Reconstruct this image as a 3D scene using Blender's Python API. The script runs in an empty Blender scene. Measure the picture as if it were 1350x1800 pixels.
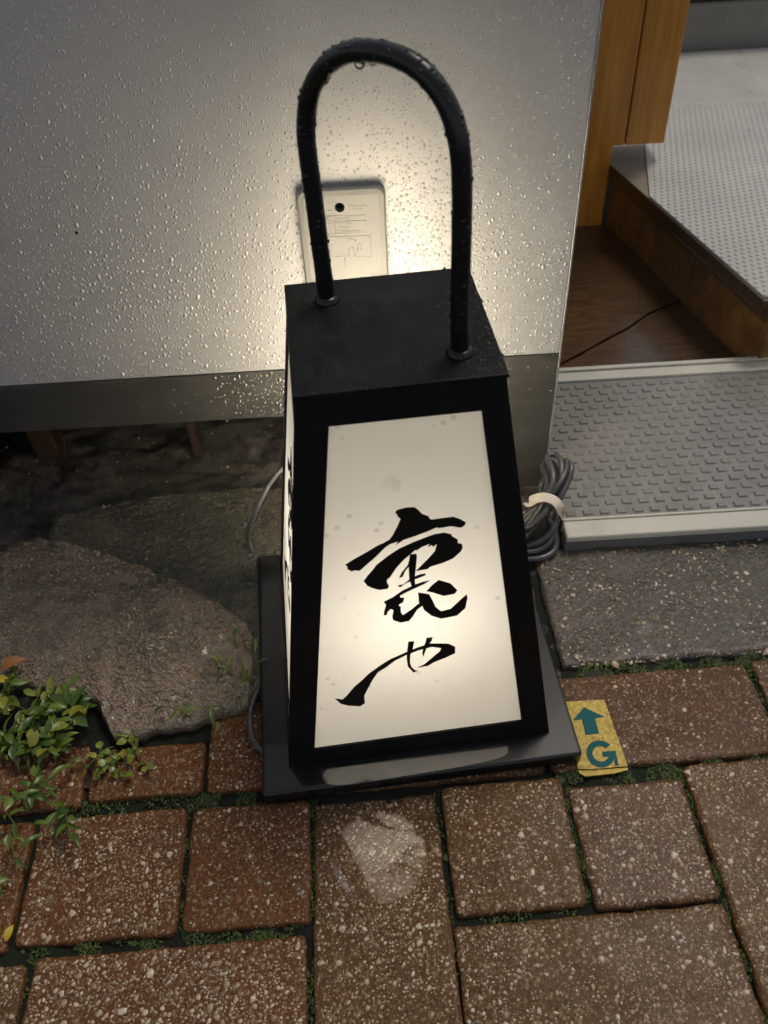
import bpy, bmesh, math, random
import numpy as np
from mathutils import Vector, Matrix, noise
from mathutils.geometry import tessellate_polygon

random.seed(7); rng = np.random.default_rng(7)
S = bpy.context.scene
COL = S.collection
PI = math.pi

# ------------------------------------------------------------------ camera
PW, PH = 1350, 1800
F_PX, PITCH, ROLL, CAM_H = 1506.78, 0.7800, -0.0595, 0.6582
Fw = np.array([0, math.cos(PITCH), -math.sin(PITCH)])
Rt = np.array([1., 0, 0]); Up = np.cross(Rt, Fw)
Rt, Up = math.cos(ROLL)*Rt + math.sin(ROLL)*Up, -math.sin(ROLL)*Rt + math.cos(ROLL)*Up
EYE = np.array([0, 0, CAM_H])
cd = bpy.data.cameras.new('camera'); cam = bpy.data.objects.new('camera', cd); COL.objects.link(cam)
cam.matrix_world = Matrix(((Rt[0], Up[0], -Fw[0], 0), (Rt[1], Up[1], -Fw[1], 0), (Rt[2], Up[2], -Fw[2], CAM_H), (0, 0, 0, 1)))
cd.sensor_fit = 'VERTICAL'; cd.sensor_height = 24; cd.lens = 24*F_PX/PH
cd.clip_start = 0.02; cd.clip_end = 500
cd.dof.use_dof = True; cd.dof.focus_distance = 0.72; cd.dof.aperture_fstop = 6.5
S.camera = cam

# ------------------------------------------------------------------ night sky, street light, exposure
SUN_EL, SUN_AZ = 64, 40          # soft light over the entrance, from high above, to the right and behind
w = bpy.data.worlds.new('World'); S.world = w; w.use_nodes = True
nt = w.node_tree; nt.nodes.clear()
sky = nt.nodes.new('ShaderNodeTexSky'); sky.sky_type = 'NISHITA'; sky.sun_disc = False
sky.sun_elevation = math.radians(SUN_EL); sky.sun_rotation = math.radians(SUN_AZ)
hs = nt.nodes.new('ShaderNodeHueSaturation'); hs.inputs['Saturation'].default_value = 0.27
bg = nt.nodes.new('ShaderNodeBackground'); bg.inputs['Strength'].default_value = 0.066
wo = nt.nodes.new('ShaderNodeOutputWorld')
nt.links.new(sky.outputs[0], hs.inputs['Color']); nt.links.new(hs.outputs[0], bg.inputs['Color']); nt.links.new(bg.outputs[0], wo.inputs[0])
sd = bpy.data.lights.new('street_light', 'SUN'); sd.energy = 1.0; sd.angle = math.radians(16); sd.color = (1, .90, .78)
so = bpy.data.objects.new('street_light', sd); COL.objects.link(so)
el, az = math.radians(SUN_EL), math.radians(SUN_AZ)
sdir = Vector((math.sin(az)*math.cos(el), math.cos(az)*math.cos(el), math.sin(el)))
so.rotation_euler = sdir.to_track_quat('Z', 'Y').to_euler(); so.location = (0.5, -1, 3)
S.view_settings.view_transform = 'Standard'; S.view_settings.look = 'None'
S.view_settings.exposure = 0.38; S.view_settings.gamma = 1
S.cycles.use_denoising = True; S.cycles.max_bounces = 10; S.cycles.transparent_max_bounces = 12
S.cycles.sample_clamp_indirect = 4.0
try: S.cycles.denoiser = 'OPENIMAGEDENOISE'
except Exception: pass
BULB = 92.0

# ------------------------------------------------------------------ pixel -> place
def ray(u, v): return ((u-PW/2)/F_PX)*Rt - ((v-PH/2)/F_PX)*Up + Fw
def ground(u, v, z=0.0):
    d = ray(u, v); t = (z-EYE[2])/d[2]; return EYE+t*d
def onplane(u, v, P, n):
    d = ray(u, v); t = ((P-EYE)@n)/(d@n); return EYE+t*d
def wall(u, v, y): return onplane(u, v, np.array([0, y, 0.]), np.array([0, 1., 0]))

# ------------------------------------------------------------------ helpers
def mesh(name, verts, faces, mat=None, parent=None, smooth=True, mats=None, mi=None):
    me = bpy.data.meshes.new(name)
    me.from_pydata([tuple(map(float, v)) for v in verts], [], [tuple(map(int, f)) for f in faces])
    if mats:
        for m in mats: me.materials.append(m)
        if mi is not None: me.polygons.foreach_set('material_index', list(mi))
    elif mat: me.materials.append(mat)
    if smooth: me.polygons.foreach_set('use_smooth', [True]*len(me.polygons))
    me.update()
    return link(name, me, parent)
def link(name, me, parent=None):
    o = bpy.data.objects.new(name, me); COL.objects.link(o)
    if parent: o.parent = parent
    return o
def bigmesh(name, V, Q, mat, parent=None, smooth=True):
    """V (n,3) array, Q (m,k) int array, k = 3 or 4"""
    me = bpy.data.meshes.new(name); k = Q.shape[1]
    me.vertices.add(len(V)); me.vertices.foreach_set('co', V.astype(np.float32).ravel())
    me.loops.add(Q.size); me.loops.foreach_set('vertex_index', Q.astype(np.int32).ravel())
    me.polygons.add(len(Q)); me.polygons.foreach_set('loop_start', np.arange(0, Q.size, k, dtype=np.int32))
    me.update(calc_edges=True); me.validate()
    if smooth: me.polygons.foreach_set('use_smooth', [True]*len(me.polygons))
    me.materials.append(mat)
    return link(name, me, parent)
def tag(o, label, cat, group=None):
    o['label'] = label; o['category'] = cat
    if group: o['group'] = group
    return o
def structure(o): o['kind'] = 'structure'; return o
def stuff(o): o['kind'] = 'stuff'; return o
def empty(name, loc=(0, 0, 0), rz=0.0):
    o = bpy.data.objects.new(name, None); COL.objects.link(o); o.location = loc; o.rotation_euler = (0, 0, rz)
    o.empty_display_size = .05; return o
def boxvf(x0, x1, y0, y1, z0, z1, off=0):
    v = [(x0,y0,z0),(x1,y0,z0),(x1,y1,z0),(x0,y1,z0),(x0,y0,z1),(x1,y0,z1),(x1,y1,z1),(x0,y1,z1)]
    f = [(0,3,2,1),(4,5,6,7),(0,1,5,4),(1,2,6,5),(2,3,7,6),(3,0,4,7)]
    return v, [tuple(i+off for i in q) for q in f]
def box(name, x0, x1, y0, y1, z0, z1, mat, parent=None, bev=0.0, seg=2):
    v, f = boxvf(x0, x1, y0, y1, z0, z1)
    o = mesh(name, v, f, mat, parent, smooth=False)
    if bev: bevel(o, bev, seg)
    return o
def bevel(o, bev, seg=2):
    bm = bmesh.new(); bm.from_mesh(o.data)
    bmesh.ops.bevel(bm, geom=list(bm.edges), offset=bev, segments=seg, affect='EDGES', profile=0.5)
    bm.to_mesh(o.data); bm.free()
    o.data.polygons.foreach_set('use_smooth', [False]*len(o.data.polygons))
def prism(name, poly, z0, z1, mat, parent=None, bev=0.0):
    """poly: list of (x,y) counter-clockwise"""
    n = len(poly)
    a = sum(poly[i][0]*poly[(i+1) % n][1]-poly[(i+1) % n][0]*poly[i][1] for i in range(n))
    if a < 0: poly = poly[::-1]
    v = [(x, y, z0) for x, y in poly]+[(x, y, z1) for x, y in poly]
    f = [tuple(range(n-1, -1, -1)), tuple(range(n, 2*n))]+[(i, (i+1) % n, n+(i+1) % n, n+i) for i in range(n)]
    o = mesh(name, v, f, mat, parent, smooth=False)
    if bev: bevel(o, bev)
    return o
def catmull(P, n=8):
    P = [np.array(p, float) for p in P]; P = [2*P[0]-P[1]]+P+[2*P[-1]-P[-2]]; out = []
    for i in range(1, len(P)-2):
        for k in range(n):
            t = k/n; a, b, c, d = P[i-1:i+3]
            out.append(.5*((2*b)+(-a+c)*t+(2*a-5*b+4*c-d)*t*t+(-a+3*b-3*c+d)*t**3))
    out.append(P[-2]); return out
def tubevf(path, rad, seg=12, off=0, cap=True):
    path = [np.array(p, float) for p in path]; n = len(path); V = []; Fc = []
    T = [path[min(i+1, n-1)]-path[max(i-1, 0)] for i in range(n)]; T = [t/np.linalg.norm(t) for t in T]
    ref = np.array([0, 0, 1.]) if abs(T[0][2]) < .9 else np.array([1., 0, 0])
    N = np.cross(T[0], ref); N /= np.linalg.norm(N)
    for i in range(n):
        N = N-T[i]*(N@T[i]); N /= np.linalg.norm(N); B = np.cross(T[i], N)
        r = rad(i/(n-1)) if callable(rad) else rad
        for k in range(seg):
            a = 2*PI*k/seg; V.append(path[i]+r*(math.cos(a)*N+math.sin(a)*B))
    for i in range(n-1):
        for k in range(seg):
            k2 = (k+1) % seg; Fc.append((off+i*seg+k, off+i*seg+k2, off+(i+1)*seg+k2, off+(i+1)*seg+k))
    if cap:
        Fc.append(tuple(off+k for k in range(seg-1, -1, -1))); Fc.append(tuple(off+(n-1)*seg+k for k in range(seg)))
    return V, Fc
def tube(name, path, rad, mat, parent=None, seg=12):
    v, f = tubevf(path, rad, seg); return mesh(name, v, f, mat, parent)
def fbm(x, y, z=0.0, oct=4): return noise.fractal(Vector((x, y, z)), 0.9, 2.0, oct)
def domes(C, R, A, Hh, E1, E2, N, seg=7, jag=0.0):
    """many low domes: centres C, radii R, aspect A, heights Hh in frames E1,E2 (surface) and N; returns V,Q(tri)"""
    n = len(C); ang = np.arange(seg)*2*PI/seg
    j1 = 1+jag*(rng.random((n, seg))-.5); V = []
    rings = [(1.0, 0.0), (.78, .62), (.42, .93)]
    for rr, hh in rings:
        x = (R[:, None]*rr*np.cos(ang)[None]*j1); y = (R*A)[:, None]*rr*np.sin(ang)[None]*j1
        V.append(C[:, None]+x[..., None]*E1[:, None]+y[..., None]*E2[:, None]+(Hh*hh)[:, None, None]*N[:, None])
    top = (C+Hh[:, None]*N)[:, None]
    V = np.concatenate(V+[top], 1); per = 3*seg+1; base = (np.arange(n)*per)[:, None]
    T = []
    for r in range(2):
        for k in range(seg):
            k2 = (k+1) % seg
            T += [(r*seg+k, r*seg+k2, (r+1)*seg+k2), (r*seg+k, (r+1)*seg+k2, (r+1)*seg+k)]
    for k in range(seg): T.append((2*seg+k, 2*seg+(k+1) % seg, 3*seg))
    Q = (base[:, :, None]+np.array(T)[None]).reshape(-1, 3)
    return V.reshape(-1, 3), Q
def polyfill(name, pts3, nrm, th, mat, parent=None):
    """flat lettering: closed outline pts3 (3D), thickened by th along nrm"""
    P = [np.array(p, float) for p in pts3]; n = len(P)
    tri = tessellate_polygon([[Vector(p) for p in P]])
    V = [p for p in P]+[p+np.array(nrm)*th for p in P]; Fc = []
    for t in tri:
        a, b, c = t
        g = np.cross(P[b]-P[a], P[c]-P[a]) @ np.array(nrm)
        if g < 0: b, c = c, b
        Fc.append((n+a, n+b, n+c))
    for i in range(n):
        j = (i+1) % n; Fc.append((i, j, n+j, n+i))
    o = mesh(name, V, Fc, mat, parent, smooth=False)
    bm = bmesh.new(); bm.from_mesh(o.data); bmesh.ops.recalc_face_normals(bm, faces=list(bm.faces)); bm.to_mesh(o.data); bm.free()
    return o

# ------------------------------------------------------------------ materials
class N:
    def __init__(s, name):
        s.m = bpy.data.materials.new(name); s.m.use_nodes = True; s.t = s.m.node_tree; s.t.nodes.clear()
        s.out = s.add('ShaderNodeOutputMaterial'); s.co = s.add('ShaderNodeTexCoord').outputs['Object']
    def add(s, ty, **kw):
        n = s.t.nodes.new(ty)
        for k, v in kw.items(): setattr(n, k, v)
        return n
    def l(s, a, b): s.t.links.new(a, b)
    def noise(s, scale, detail=4, rough=.6, vec=None, dist=0.0):
        n = s.add('ShaderNodeTexNoise'); n.inputs['Scale'].default_value = scale; n.inputs['Detail'].default_value = detail
        n.inputs['Roughness'].default_value = rough; n.inputs['Distortion'].default_value = dist
        s.l(vec or s.co, n.inputs['Vector']); return n.outputs['Fac']
    def voro(s, scale, feature='F1', out='Distance', vec=None):
        n = s.add('ShaderNodeTexVoronoi', feature=feature); n.inputs['Scale'].default_value = scale; s.l(vec or s.co, n.inputs['Vector']); return n.outputs[out]
    def ramp(s, fac, stops):
        n = s.add('ShaderNodeValToRGB'); e = n.color_ramp.elements
        while len(e) < len(stops): e.new(.5)
        for q, (p, c) in zip(e, stops):
            q.position = p; q.color = (c, c, c, 1) if isinstance(c, (int, float)) else (*c, 1)
        s.l(fac, n.inputs[0]); return n.outputs[0]
    def mix(s, fac, a, b, mode='MIX'):
        n = s.add('ShaderNodeMix', data_type='RGBA', blend_type=mode)
        for sock, v in ((n.inputs[0], fac), (n.inputs[6], a), (n.inputs[7], b)):
            if hasattr(v, 'node'): s.l(v, sock)
            elif isinstance(v, (int, float)): sock.default_value = v
            else: sock.default_value = (*v, 1)
        return n.outputs[2]
    def scale(s, sc, rot=(0, 0, 0)):
        n = s.add('ShaderNodeMapping'); n.inputs['Scale'].default_value = sc; n.inputs['Rotation'].default_value = rot
        s.l(s.co, n.inputs['Vector']); return n.outputs[0]
    def bump(s, h, st=.3, d=.001, nrm=None):
        n = s.add('ShaderNodeBump'); n.inputs['Strength'].default_value = st; n.inputs['Distance'].default_value = d
        s.l(h, n.inputs['Height'])
        if nrm: s.l(nrm, n.inputs['Normal'])
        return n.outputs[0]
    def pbr(s, base=None, rough=.5, metal=0, bump=None, spec=.5, coat=0, coatr=.1, emit=None, es=0, **kw):
        n = s.add('ShaderNodeBsdfPrincipled')
        def put(k, v):
            if v is None: return
            if hasattr(v, 'node'): s.l(v, n.inputs[k])
            elif isinstance(v, tuple): n.inputs[k].default_value = (*v, 1)
            else: n.inputs[k].default_value = v
        put('Base Color', base); put('Roughness', rough); put('Metallic', metal); put('Normal', bump); put('Specular IOR Level', spec)
        put('Coat Weight', coat); put('Coat Roughness', coatr); put('Emission Color', emit); put('Emission Strength', es)
        for k, v in kw.items(): put(k.replace('_', ' '), v)
        s.bsdf = n; s.l(n.outputs[0], s.out.inputs[0]); return s.m

def m_brick(name, c1, c2, moss):
    q = N(name); n1 = q.noise(14, 5, .65); n2 = q.noise(230, 4, .7); n3 = q.noise(26, 5, .7, dist=.6)
    base = q.ramp(n1, [(.3, c1), (.7, c2)])
    base = q.mix(q.ramp(n2, [(.35, .0), (.7, .8)]), base, tuple(.30*c for c in c1))
    v1 = q.voro(950, out='Color'); v2 = q.voro(560, out='Color')
    base = q.mix(q.ramp(v1, [(.35, 0.0), (.85, .50)]), base, (.19, .108, .040))
    base = q.mix(q.ramp(v2, [(.70, 0.0), (.84, .60)]), base, (.34, .25, .15))
    base = q.mix(q.ramp(n3, [(.50, 0.0), (.78, moss)]), base, (.06, .05, .012))
    h = q.mix(.6, q.noise(900, 3, .7), q.voro(800))
    return q.pbr(base, q.ramp(n3, [(.3, .30), (.7, .52)]), spec=.22, bump=q.bump(h, 1.0, .0010), coat=.05, coatr=.2)
M = {}
M['brick_red'] = m_brick('red_brick', (.095, .026, .007), (.18, .053, .013), .3)
M['brick_brown'] = m_brick('brown_brick', (.078, .032, .010), (.15, .066, .022), .5)
M['brick_rose'] = m_brick('rose_brick', (.080, .032, .018), (.145, .064, .038), .25)
def m_pebble():
    q = N('pebble'); g = q.add('ShaderNodeNewGeometry')
    c = q.ramp(g.outputs['Random Per Island'], [(0, (.10, .055, .026)), (.25, (.20, .135, .075)), (.5, (.36, .27, .17)), (.75, (.46, .37, .265)), (.93, (.60, .51, .40)), (1, (.26, .22, .19))])
    c = q.mix(q.ramp(q.noise(500, 3), [(.4, 0.0), (.8, .5)]), c, (.12, .08, .05))
    return q.pbr(c, .35, bump=q.bump(q.noise(700, 3), .3, .0005), coat=.12, coatr=.15)
M['pebble'] = m_pebble()
def m_kerb():
    q = N('wet_concrete'); n = q.noise(18, 5, .65); v = q.voro(300, out='Color')
    c = q.ramp(n, [(.3, (.042, .036, .030)), (.7, (.090, .078, .065))])
    c = q.mix(q.ramp(v, [(.45, 0.0), (.9, .6)]), c, (.155, .135, .110))
    c = q.mix(q.ramp(q.noise(8, 3), [(.5, 0.0), (.75, .45)]), c, (.035, .042, .018))
    return q.pbr(c, q.ramp(n, [(.3, .28), (.7, .5)]), bump=q.bump(q.mix(.5, q.noise(260, 4, .7), q.voro(240)), .9, .002), spec=.3, coat=.08, coatr=.2)
M['kerb'] = m_kerb()
def m_soil():
    q = N('damp_soil'); n = q.noise(30, 6, .7); n2 = q.noise(9, 4)
    c = q.ramp(n, [(.3, (.020, .018, .015)), (.55, (.062, .055, .045)), (.8, (.14, .125, .10))])
    c = q.mix(q.ramp(n2, [(.5, 0.0), (.7, .6)]), c, (.022, .03, .010))
    return q.pbr(c, .55, bump=q.bump(q.noise(180, 6, .75), 1.0, .004))
M['soil'] = m_soil()
def m_joint():
    q = N('mossy_joint'); n = q.noise(45, 5, .7); n2 = q.noise(7, 3)
    c = q.ramp(n, [(.3, (.004, .005, .003)), (.6, (.010, .012, .006)), (.85, (.022, .024, .011))])
    c = q.mix(q.ramp(n2, [(.4, 0.0), (.65, .7)]), c, (.010, .020, .004))
    return q.pbr(c, .75, bump=q.bump(q.noise(350, 5, .75), 1.0, .004))
M['joint'] = m_joint()
def m_moss():
    q = N('moss'); g = q.add('ShaderNodeNewGeometry')
    c = q.ramp(g.outputs['Random Per Island'], [(0, (.008, .017, .003)), (.5, (.026, .054, .006)), (.85, (.065, .11, .010)), (1, (.11, .14, .02))])
    return q.pbr(c, .6)
M['moss'] = m_moss()
def m_rock():
    q = N('rough_stone'); n = q.noise(16, 6, .7); v = q.noise(120, 5, .75); n2 = q.noise(7, 3, dist=.5)
    c = q.ramp(n, [(.25, (.115, .088, .062)), (.5, (.22, .172, .122)), (.8, (.36, .29, .215))])
    c = q.mix(q.ramp(v, [(.4, 0.0), (.7, .7)]), c, (.045, .033, .022))
    c = q.mix(q.ramp(n2, [(.5, 0.0), (.72, .65)]), c, (.050, .050, .030))
    return q.pbr(c, q.ramp(v, [(.3, .22), (.7, .5)]), bump=q.bump(q.mix(.5, v, q.voro(330)), 1.0, .003), coat=.35, coatr=.15)
M['rock'] = m_rock()
def m_mossy():  # mossy concrete, with the shadow lying across it put into a darker colour
    q = N('shadowed_mossy_concrete'); n = q.noise(22, 6, .7); v = q.noise(130, 5, .75); n2 = q.noise(11, 4, dist=.5)
    c = q.ramp(n, [(.25, (.042, .038, .029)), (.55, (.095, .086, .064)), (.85, (.19, .17, .125))])
    c = q.mix(q.ramp(v, [(.42, 0.0), (.7, .75)]), c, (.016, .015, .011)); c = q.mix(q.ramp(n2, [(.45, 0.0), (.7, .6)]), c, (.028, .034, .012))
    return q.pbr(c, .5, bump=q.bump(q.mix(.5, v, q.voro(260)), 1.0, .003), coat=.2, coatr=.2)
M['mossy'] = m_mossy()
M['rock_grain'] = N('wet_grain').pbr((.24, .18, .125), .20, coat=.6, coatr=.05)
def m_silver():
    q = N('silver_paint'); n = q.noise(6, 4, .6); f = q.noise(900, 2, .5)
    c = q.ramp(n, [(.3, (.400, .405, .415)), (.7, (.440, .445, .455))])
    return q.pbr(c, q.ramp(n, [(.3, .40), (.7, .50)]), metal=.35, bump=q.bump(f, .08, .0004))
M['silver'] = m_silver()
def m_drop():
    q = N('rain_drop_on_silver'); return q.pbr((.47, .475, .48), .26, metal=.3, coat=.8, coatr=.05)
M['drop'] = m_drop()
def m_water():
    q = N('water'); tr = q.add('ShaderNodeBsdfTransparent'); gl = q.add('ShaderNodeBsdfGlossy'); gl.inputs['Roughness'].default_value = .02
    fr = q.add('ShaderNodeFresnel'); fr.inputs['IOR'].default_value = 1.5
    mx = q.add('ShaderNodeMixShader'); q.l(fr.outputs[0], mx.inputs[0]); q.l(tr.outputs[0], mx.inputs[1]); q.l(gl.outputs[0], mx.inputs[2])
    q.l(mx.outputs[0], q.out.inputs[0]); return q.m
M['water'] = m_water()
def m_film():
    q = N('water_film'); tr = q.add('ShaderNodeBsdfTransparent'); gl = q.add('ShaderNodeBsdfGlossy'); gl.inputs['Roughness'].default_value = .03
    b = q.bump(q.noise(220, 3, .6), .06, .0005); q.l(b, gl.inputs['Normal'])
    fr = q.add('ShaderNodeFresnel'); fr.inputs['IOR'].default_value = 2.3
    gr = q.add('ShaderNodeTexGradient', gradient_type='SPHERICAL'); q.l(q.scale((26, 26, 1)), gr.inputs[0])
    edge = q.mix(1.0, q.ramp(gr.outputs[0], [(.0, 0.0), (.10, 1.0)]), q.ramp(q.noise(90, 4, .6), [(.25, .7), (.5, 1.0)]), 'MULTIPLY')
    ml = q.add('ShaderNodeMath', operation='MULTIPLY'); q.l(fr.outputs[0], ml.inputs[0]); q.l(edge, ml.inputs[1])
    q.l(ml.outputs[0], gl.inputs['Color'])
    mx = q.add('ShaderNodeAddShader'); q.l(tr.outputs[0], mx.inputs[0]); q.l(gl.outputs[0], mx.inputs[1])
    q.l(mx.outputs[0], q.out.inputs[0]); return q.m
M['film'] = m_film()
def m_puddle():
    q = N('rain_puddle'); tr = q.add('ShaderNodeBsdfTransparent'); gl = q.add('ShaderNodeBsdfGlossy'); gl.inputs['Roughness'].default_value = .10
    gl.inputs['Color'].default_value = (.15, .15, .15, 1); mx = q.add('ShaderNodeAddShader'); q.l(tr.outputs[0], mx.inputs[0]); q.l(gl.outputs[0], mx.inputs[1])
    q.l(mx.outputs[0], q.out.inputs[0]); return q.m
M['puddle'] = m_puddle()
def m_strip():
    q = N('dark_grey_kick_strip'); n = q.noise(12, 5, .6, vec=q.scale((1, 1, 4)))
    c = q.ramp(n, [(.3, (.030, .030, .028)), (.75, (.058, .057, .053))])
    return q.pbr(c, .42, metal=.2, bump=q.bump(q.noise(400, 3), .15, .0005))
M['strip'] = m_strip()
M['drop_dark'] = N('rain_drop_on_strip').pbr((.10, .098, .09), .10, metal=.3, coat=1.0, coatr=.02)
M['edge'] = N('corner_highlight_metal').pbr((.62, .64, .68), .25, metal=.8)  # highlight on the rounded cabinet corner, put into a brighter colour
def m_black(name, rough, spec=.22, coat=0.0, cior=1.5):
    q = N(name); n = q.noise(22, 5, .7); n2 = q.noise(9, 3)
    c = q.ramp(n, [(.35, (.0048, .0053, .0060)), (.75, (.0095, .010, .0112))])
    r = q.ramp(n2, [(.3, rough*.8), (.7, rough*1.25)])
    return q.pbr(c, r, spec=spec, bump=q.bump(q.noise(350, 3), .06, .0004), coat=coat, coatr=.05, Coat_IOR=cior)
M['black'] = m_black('black_painted_steel', .42)
M['black_gloss'] = m_black('black_gloss_tube', .30, .45)
M['plate'] = m_black('black_base_plate', .30, .3, .5, 1.5)
def m_cap():
    q = N('black_cap_dusty'); n = q.noise(26, 6, .75, dist=.4); d = q.ramp(n, [(.52, 0.0), (.72, .55)])
    c = q.mix(d, (.005, .0062, .0062), (.026, .026, .024))
    return q.pbr(c, q.ramp(n, [(.4, .38), (.7, .6)]), spec=.2, bump=q.bump(q.noise(300, 4), .15, .0006))
M['cap'] = m_cap()
M['liner'] = N('white_inner_liner').pbr((.80, .78, .74), .7)
def m_panel(name, col, tfac, speck=True):
    q = N(name); n = q.noise(45, 3, .5); v = q.voro(95); v2 = q.voro(330)
    c = q.mix(q.ramp(n, [(.3, 0.0), (.75, .10)]), col, tuple(x*.8 for x in col))
    if speck:
        spots = q.ramp(v, [(.10, .50), (.17, .30), (.23, 0.0)]); gate = q.ramp(q.voro(95, out='Color'), [(.68, 0.0), (.72, 1.0)])
        c = q.mix(q.mix(1.0, spots, gate, 'MULTIPLY'), c, tuple(x*.55 for x in col))
        dots = q.ramp(v2, [(.055, 1.0), (.075, 0.0)]); g2 = q.ramp(q.voro(330, out='Color'), [(.86, 0.0), (.88, .8)])
        c = q.mix(q.mix(1.0, dots, g2, 'MULTIPLY'), c, (.03, .025, .02))
    tl = q.add('ShaderNodeBsdfTranslucent'); df = q.add('ShaderNodeBsdfDiffuse'); gl = q.add('ShaderNodeBsdfGlossy'); gl.inputs['Roughness'].default_value = .25
    q.l(c, tl.inputs[0]); q.l(c, df.inputs[0])
    m1 = q.add('ShaderNodeMixShader'); m1.inputs[0].default_value = tfac; q.l(df.outputs[0], m1.inputs[1]); q.l(tl.outputs[0], m1.inputs[2])
    m2 = q.add('ShaderNodeMixShader'); m2.inputs[0].default_value = .03; q.l(m1.outputs[0], m2.inputs[1]); q.l(gl.outputs[0], m2.inputs[2])
    q.l(m2.outputs[0], q.out.inputs[0]); return q.m
M['panel'] = m_panel('opal_front_panel', (.86, .81, .725), .058)
M['panel_side'] = m_panel('thin_side_film', (.85, .80, .72), .066, False)
M['panel_back'] = m_panel('thin_back_film', (.95, .90, .80), .92, False)
def m_stain():
    q = N('faint_brown_stain'); tr = q.add('ShaderNodeBsdfTransparent'); df = q.add('ShaderNodeBsdfDiffuse'); df.inputs[0].default_value = (.30, .22, .12, 1)
    mx = q.add('ShaderNodeMixShader'); q.l(q.ramp(q.noise(150, 4, .7), [(.35, 0.0), (.75, .16)]), mx.inputs[0]); q.l(tr.outputs[0], mx.inputs[1]); q.l(df.outputs[0], mx.inputs[2])
    q.l(mx.outputs[0], q.out.inputs[0]); return q.m
M['stain'] = m_stain()
M['ink'] = N('black_vinyl_lettering').pbr((.006, .007, .006), .45, spec=.3)
M['bulb'] = N('lit_bulb').pbr((.8, .75, .65), .4, emit=(1.0, .94, .83), es=BULB)
M['socket'] = N('white_socket').pbr((.6, .6, .58), .4)
def m_wood(name, a, b, sc, rough=.4, coat=.0, rot=(0, 0, 0), wd=1.2):
    q = N(name); v = q.scale(sc, rot); n = q.noise(7, 6, .65, vec=v, dist=wd); n2 = q.noise(3.5, 4, .6)
    c = q.ramp(n, [(.3, a), (.7, b)]); c = q.mix(q.ramp(n2, [(.45, 0.0), (.75, .5)]), c, tuple(.5*x for x in a))
    return q.pbr(c, rough, bump=q.bump(n, .25, .001), coat=coat, coatr=.15)
M['post'] = m_wood('varnished_post_wood', (.44, .165, .014), (.70, .31, .036), (9, 9, .7), .36, .3)
M['shaded_wood'] = m_wood('shaded_wet_floor_wood', (.022, .010, .004), (.125, .066, .028), (1.2, 9, 9), .28, .5, (0, 0, -.55), 3.5)  # wet wood; shade of an unbuilt roof over the recess is in its colour
M['riser_wood'] = m_wood('worn_riser_wood', (.075, .034, .009), (.26, .130, .036), (5, 2.5, 2.5), .45, .15)
def m_mat(name, a, b, rough):
    q = N(name); n = q.noise(20, 6, .7); n2 = q.noise(5, 4, .6)
    c = q.ramp(n, [(.3, a), (.7, b)]); c = q.mix(q.ramp(n2, [(.5, 0.0), (.75, .4)]), c, tuple(.55*x for x in a))
    return q.pbr(c, q.ramp(n, [(.3, rough*.8), (.7, rough*1.3)]), bump=q.bump(q.noise(300, 4, .7), .25, .0006))
M['covering'] = m_mat('worn_beige_floor', (.22, .185, .145), (.32, .28, .225), .45)
M['floor_mat'] = m_mat('grey_vinyl_floor', (.44, .44, .41), (.55, .545, .51), .30)
M['tread'] = m_mat('worn_grey_rubber_tread', (.19, .185, .17), (.29, .28, .26), .20)
M['rail'] = m_mat('weathered_aluminium_rail', (.48, .47, .40), (.60, .585, .51), .42)
M['riser'] = m_mat('grey_riser', (.11, .115, .12), (.16, .165, .17), .45)
M['concrete'] = m_mat('grey_mortar', (.17, .17, .15), (.26, .255, .235), .7)
M['plastic'] = m_mat('grey_moulded_plastic', (.20, .20, .19), (.24, .238, .225), .42)
M['cord'] = N('black_rubber_cord').pbr((.045, .045, .049), .38, bump=None, coat=.2)
M['tie'] = N('white_tie').pbr((.62, .57, .49), .5)
M['wire'] = N('copper_wire_end').pbr((.45, .22, .09), .4, metal=.6)
def m_yellow():
    q = N('yellow_marker_film'); n = q.noise(260, 4, .7)
    c = q.ramp(n, [(.35, (.40, .28, .055)), (.65, (.66, .50, .13))])
    c = q.mix(q.ramp(q.voro(420, out='Color'), [(.6, 0.0), (.9, .5)]), c, (.16, .11, .04))
    return q.pbr(c, .55, spec=.2, bump=q.bump(q.noise(420, 3), .5, .0008))
M['yellow'] = m_yellow()
M['teal'] = N('teal_print').pbr((.006, .095, .105), .6, spec=.15)
def m_leaf(name, a, b):
    q = N(name); oi = q.add('ShaderNodeObjectInfo'); n = q.noise(120, 3)
    c = q.mix(oi.outputs['Random'], a, b); c = q.mix(q.ramp(n, [(.4, 0.0), (.8, .35)]), c, tuple(.5*x for x in a))
    return q.pbr(c, .42, coat=.12, coatr=.15)
M['leaf'] = m_leaf('green_leaf', (.035, .085, .008), (.13, .19, .016))
M['leaf_lime'] = m_leaf('lime_leaf', (.14, .185, .016), (.26, .26, .030))
M['stem'] = N('plant_stem').pbr((.10, .11, .03), .5)
M['dry'] = N('dry_leaf').pbr((.30, .12, .035), .6)
M['dry_yellow'] = N('yellow_dry_leaf').pbr((.45, .33, .02), .6)
M['wall'] = m_mat('stained_wall_base', (.050, .034, .022), (.095, .062, .040), .7)
M['rust'] = N('rusty_bracket').pbr((.022, .010, .006), .6)
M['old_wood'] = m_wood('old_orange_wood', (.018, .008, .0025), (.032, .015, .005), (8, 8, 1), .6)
M['hole'] = N('dark_hole').pbr((.004, .004, .004), .9)

# ================================================================== SETTING
g = structure(mesh('ground', [(-60, -60, -.034), (60, -60, -.034), (60, 60, -.034), (-60, 60, -.034)], [(0, 1, 2, 3)], M['soil'], smooth=False))

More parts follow.
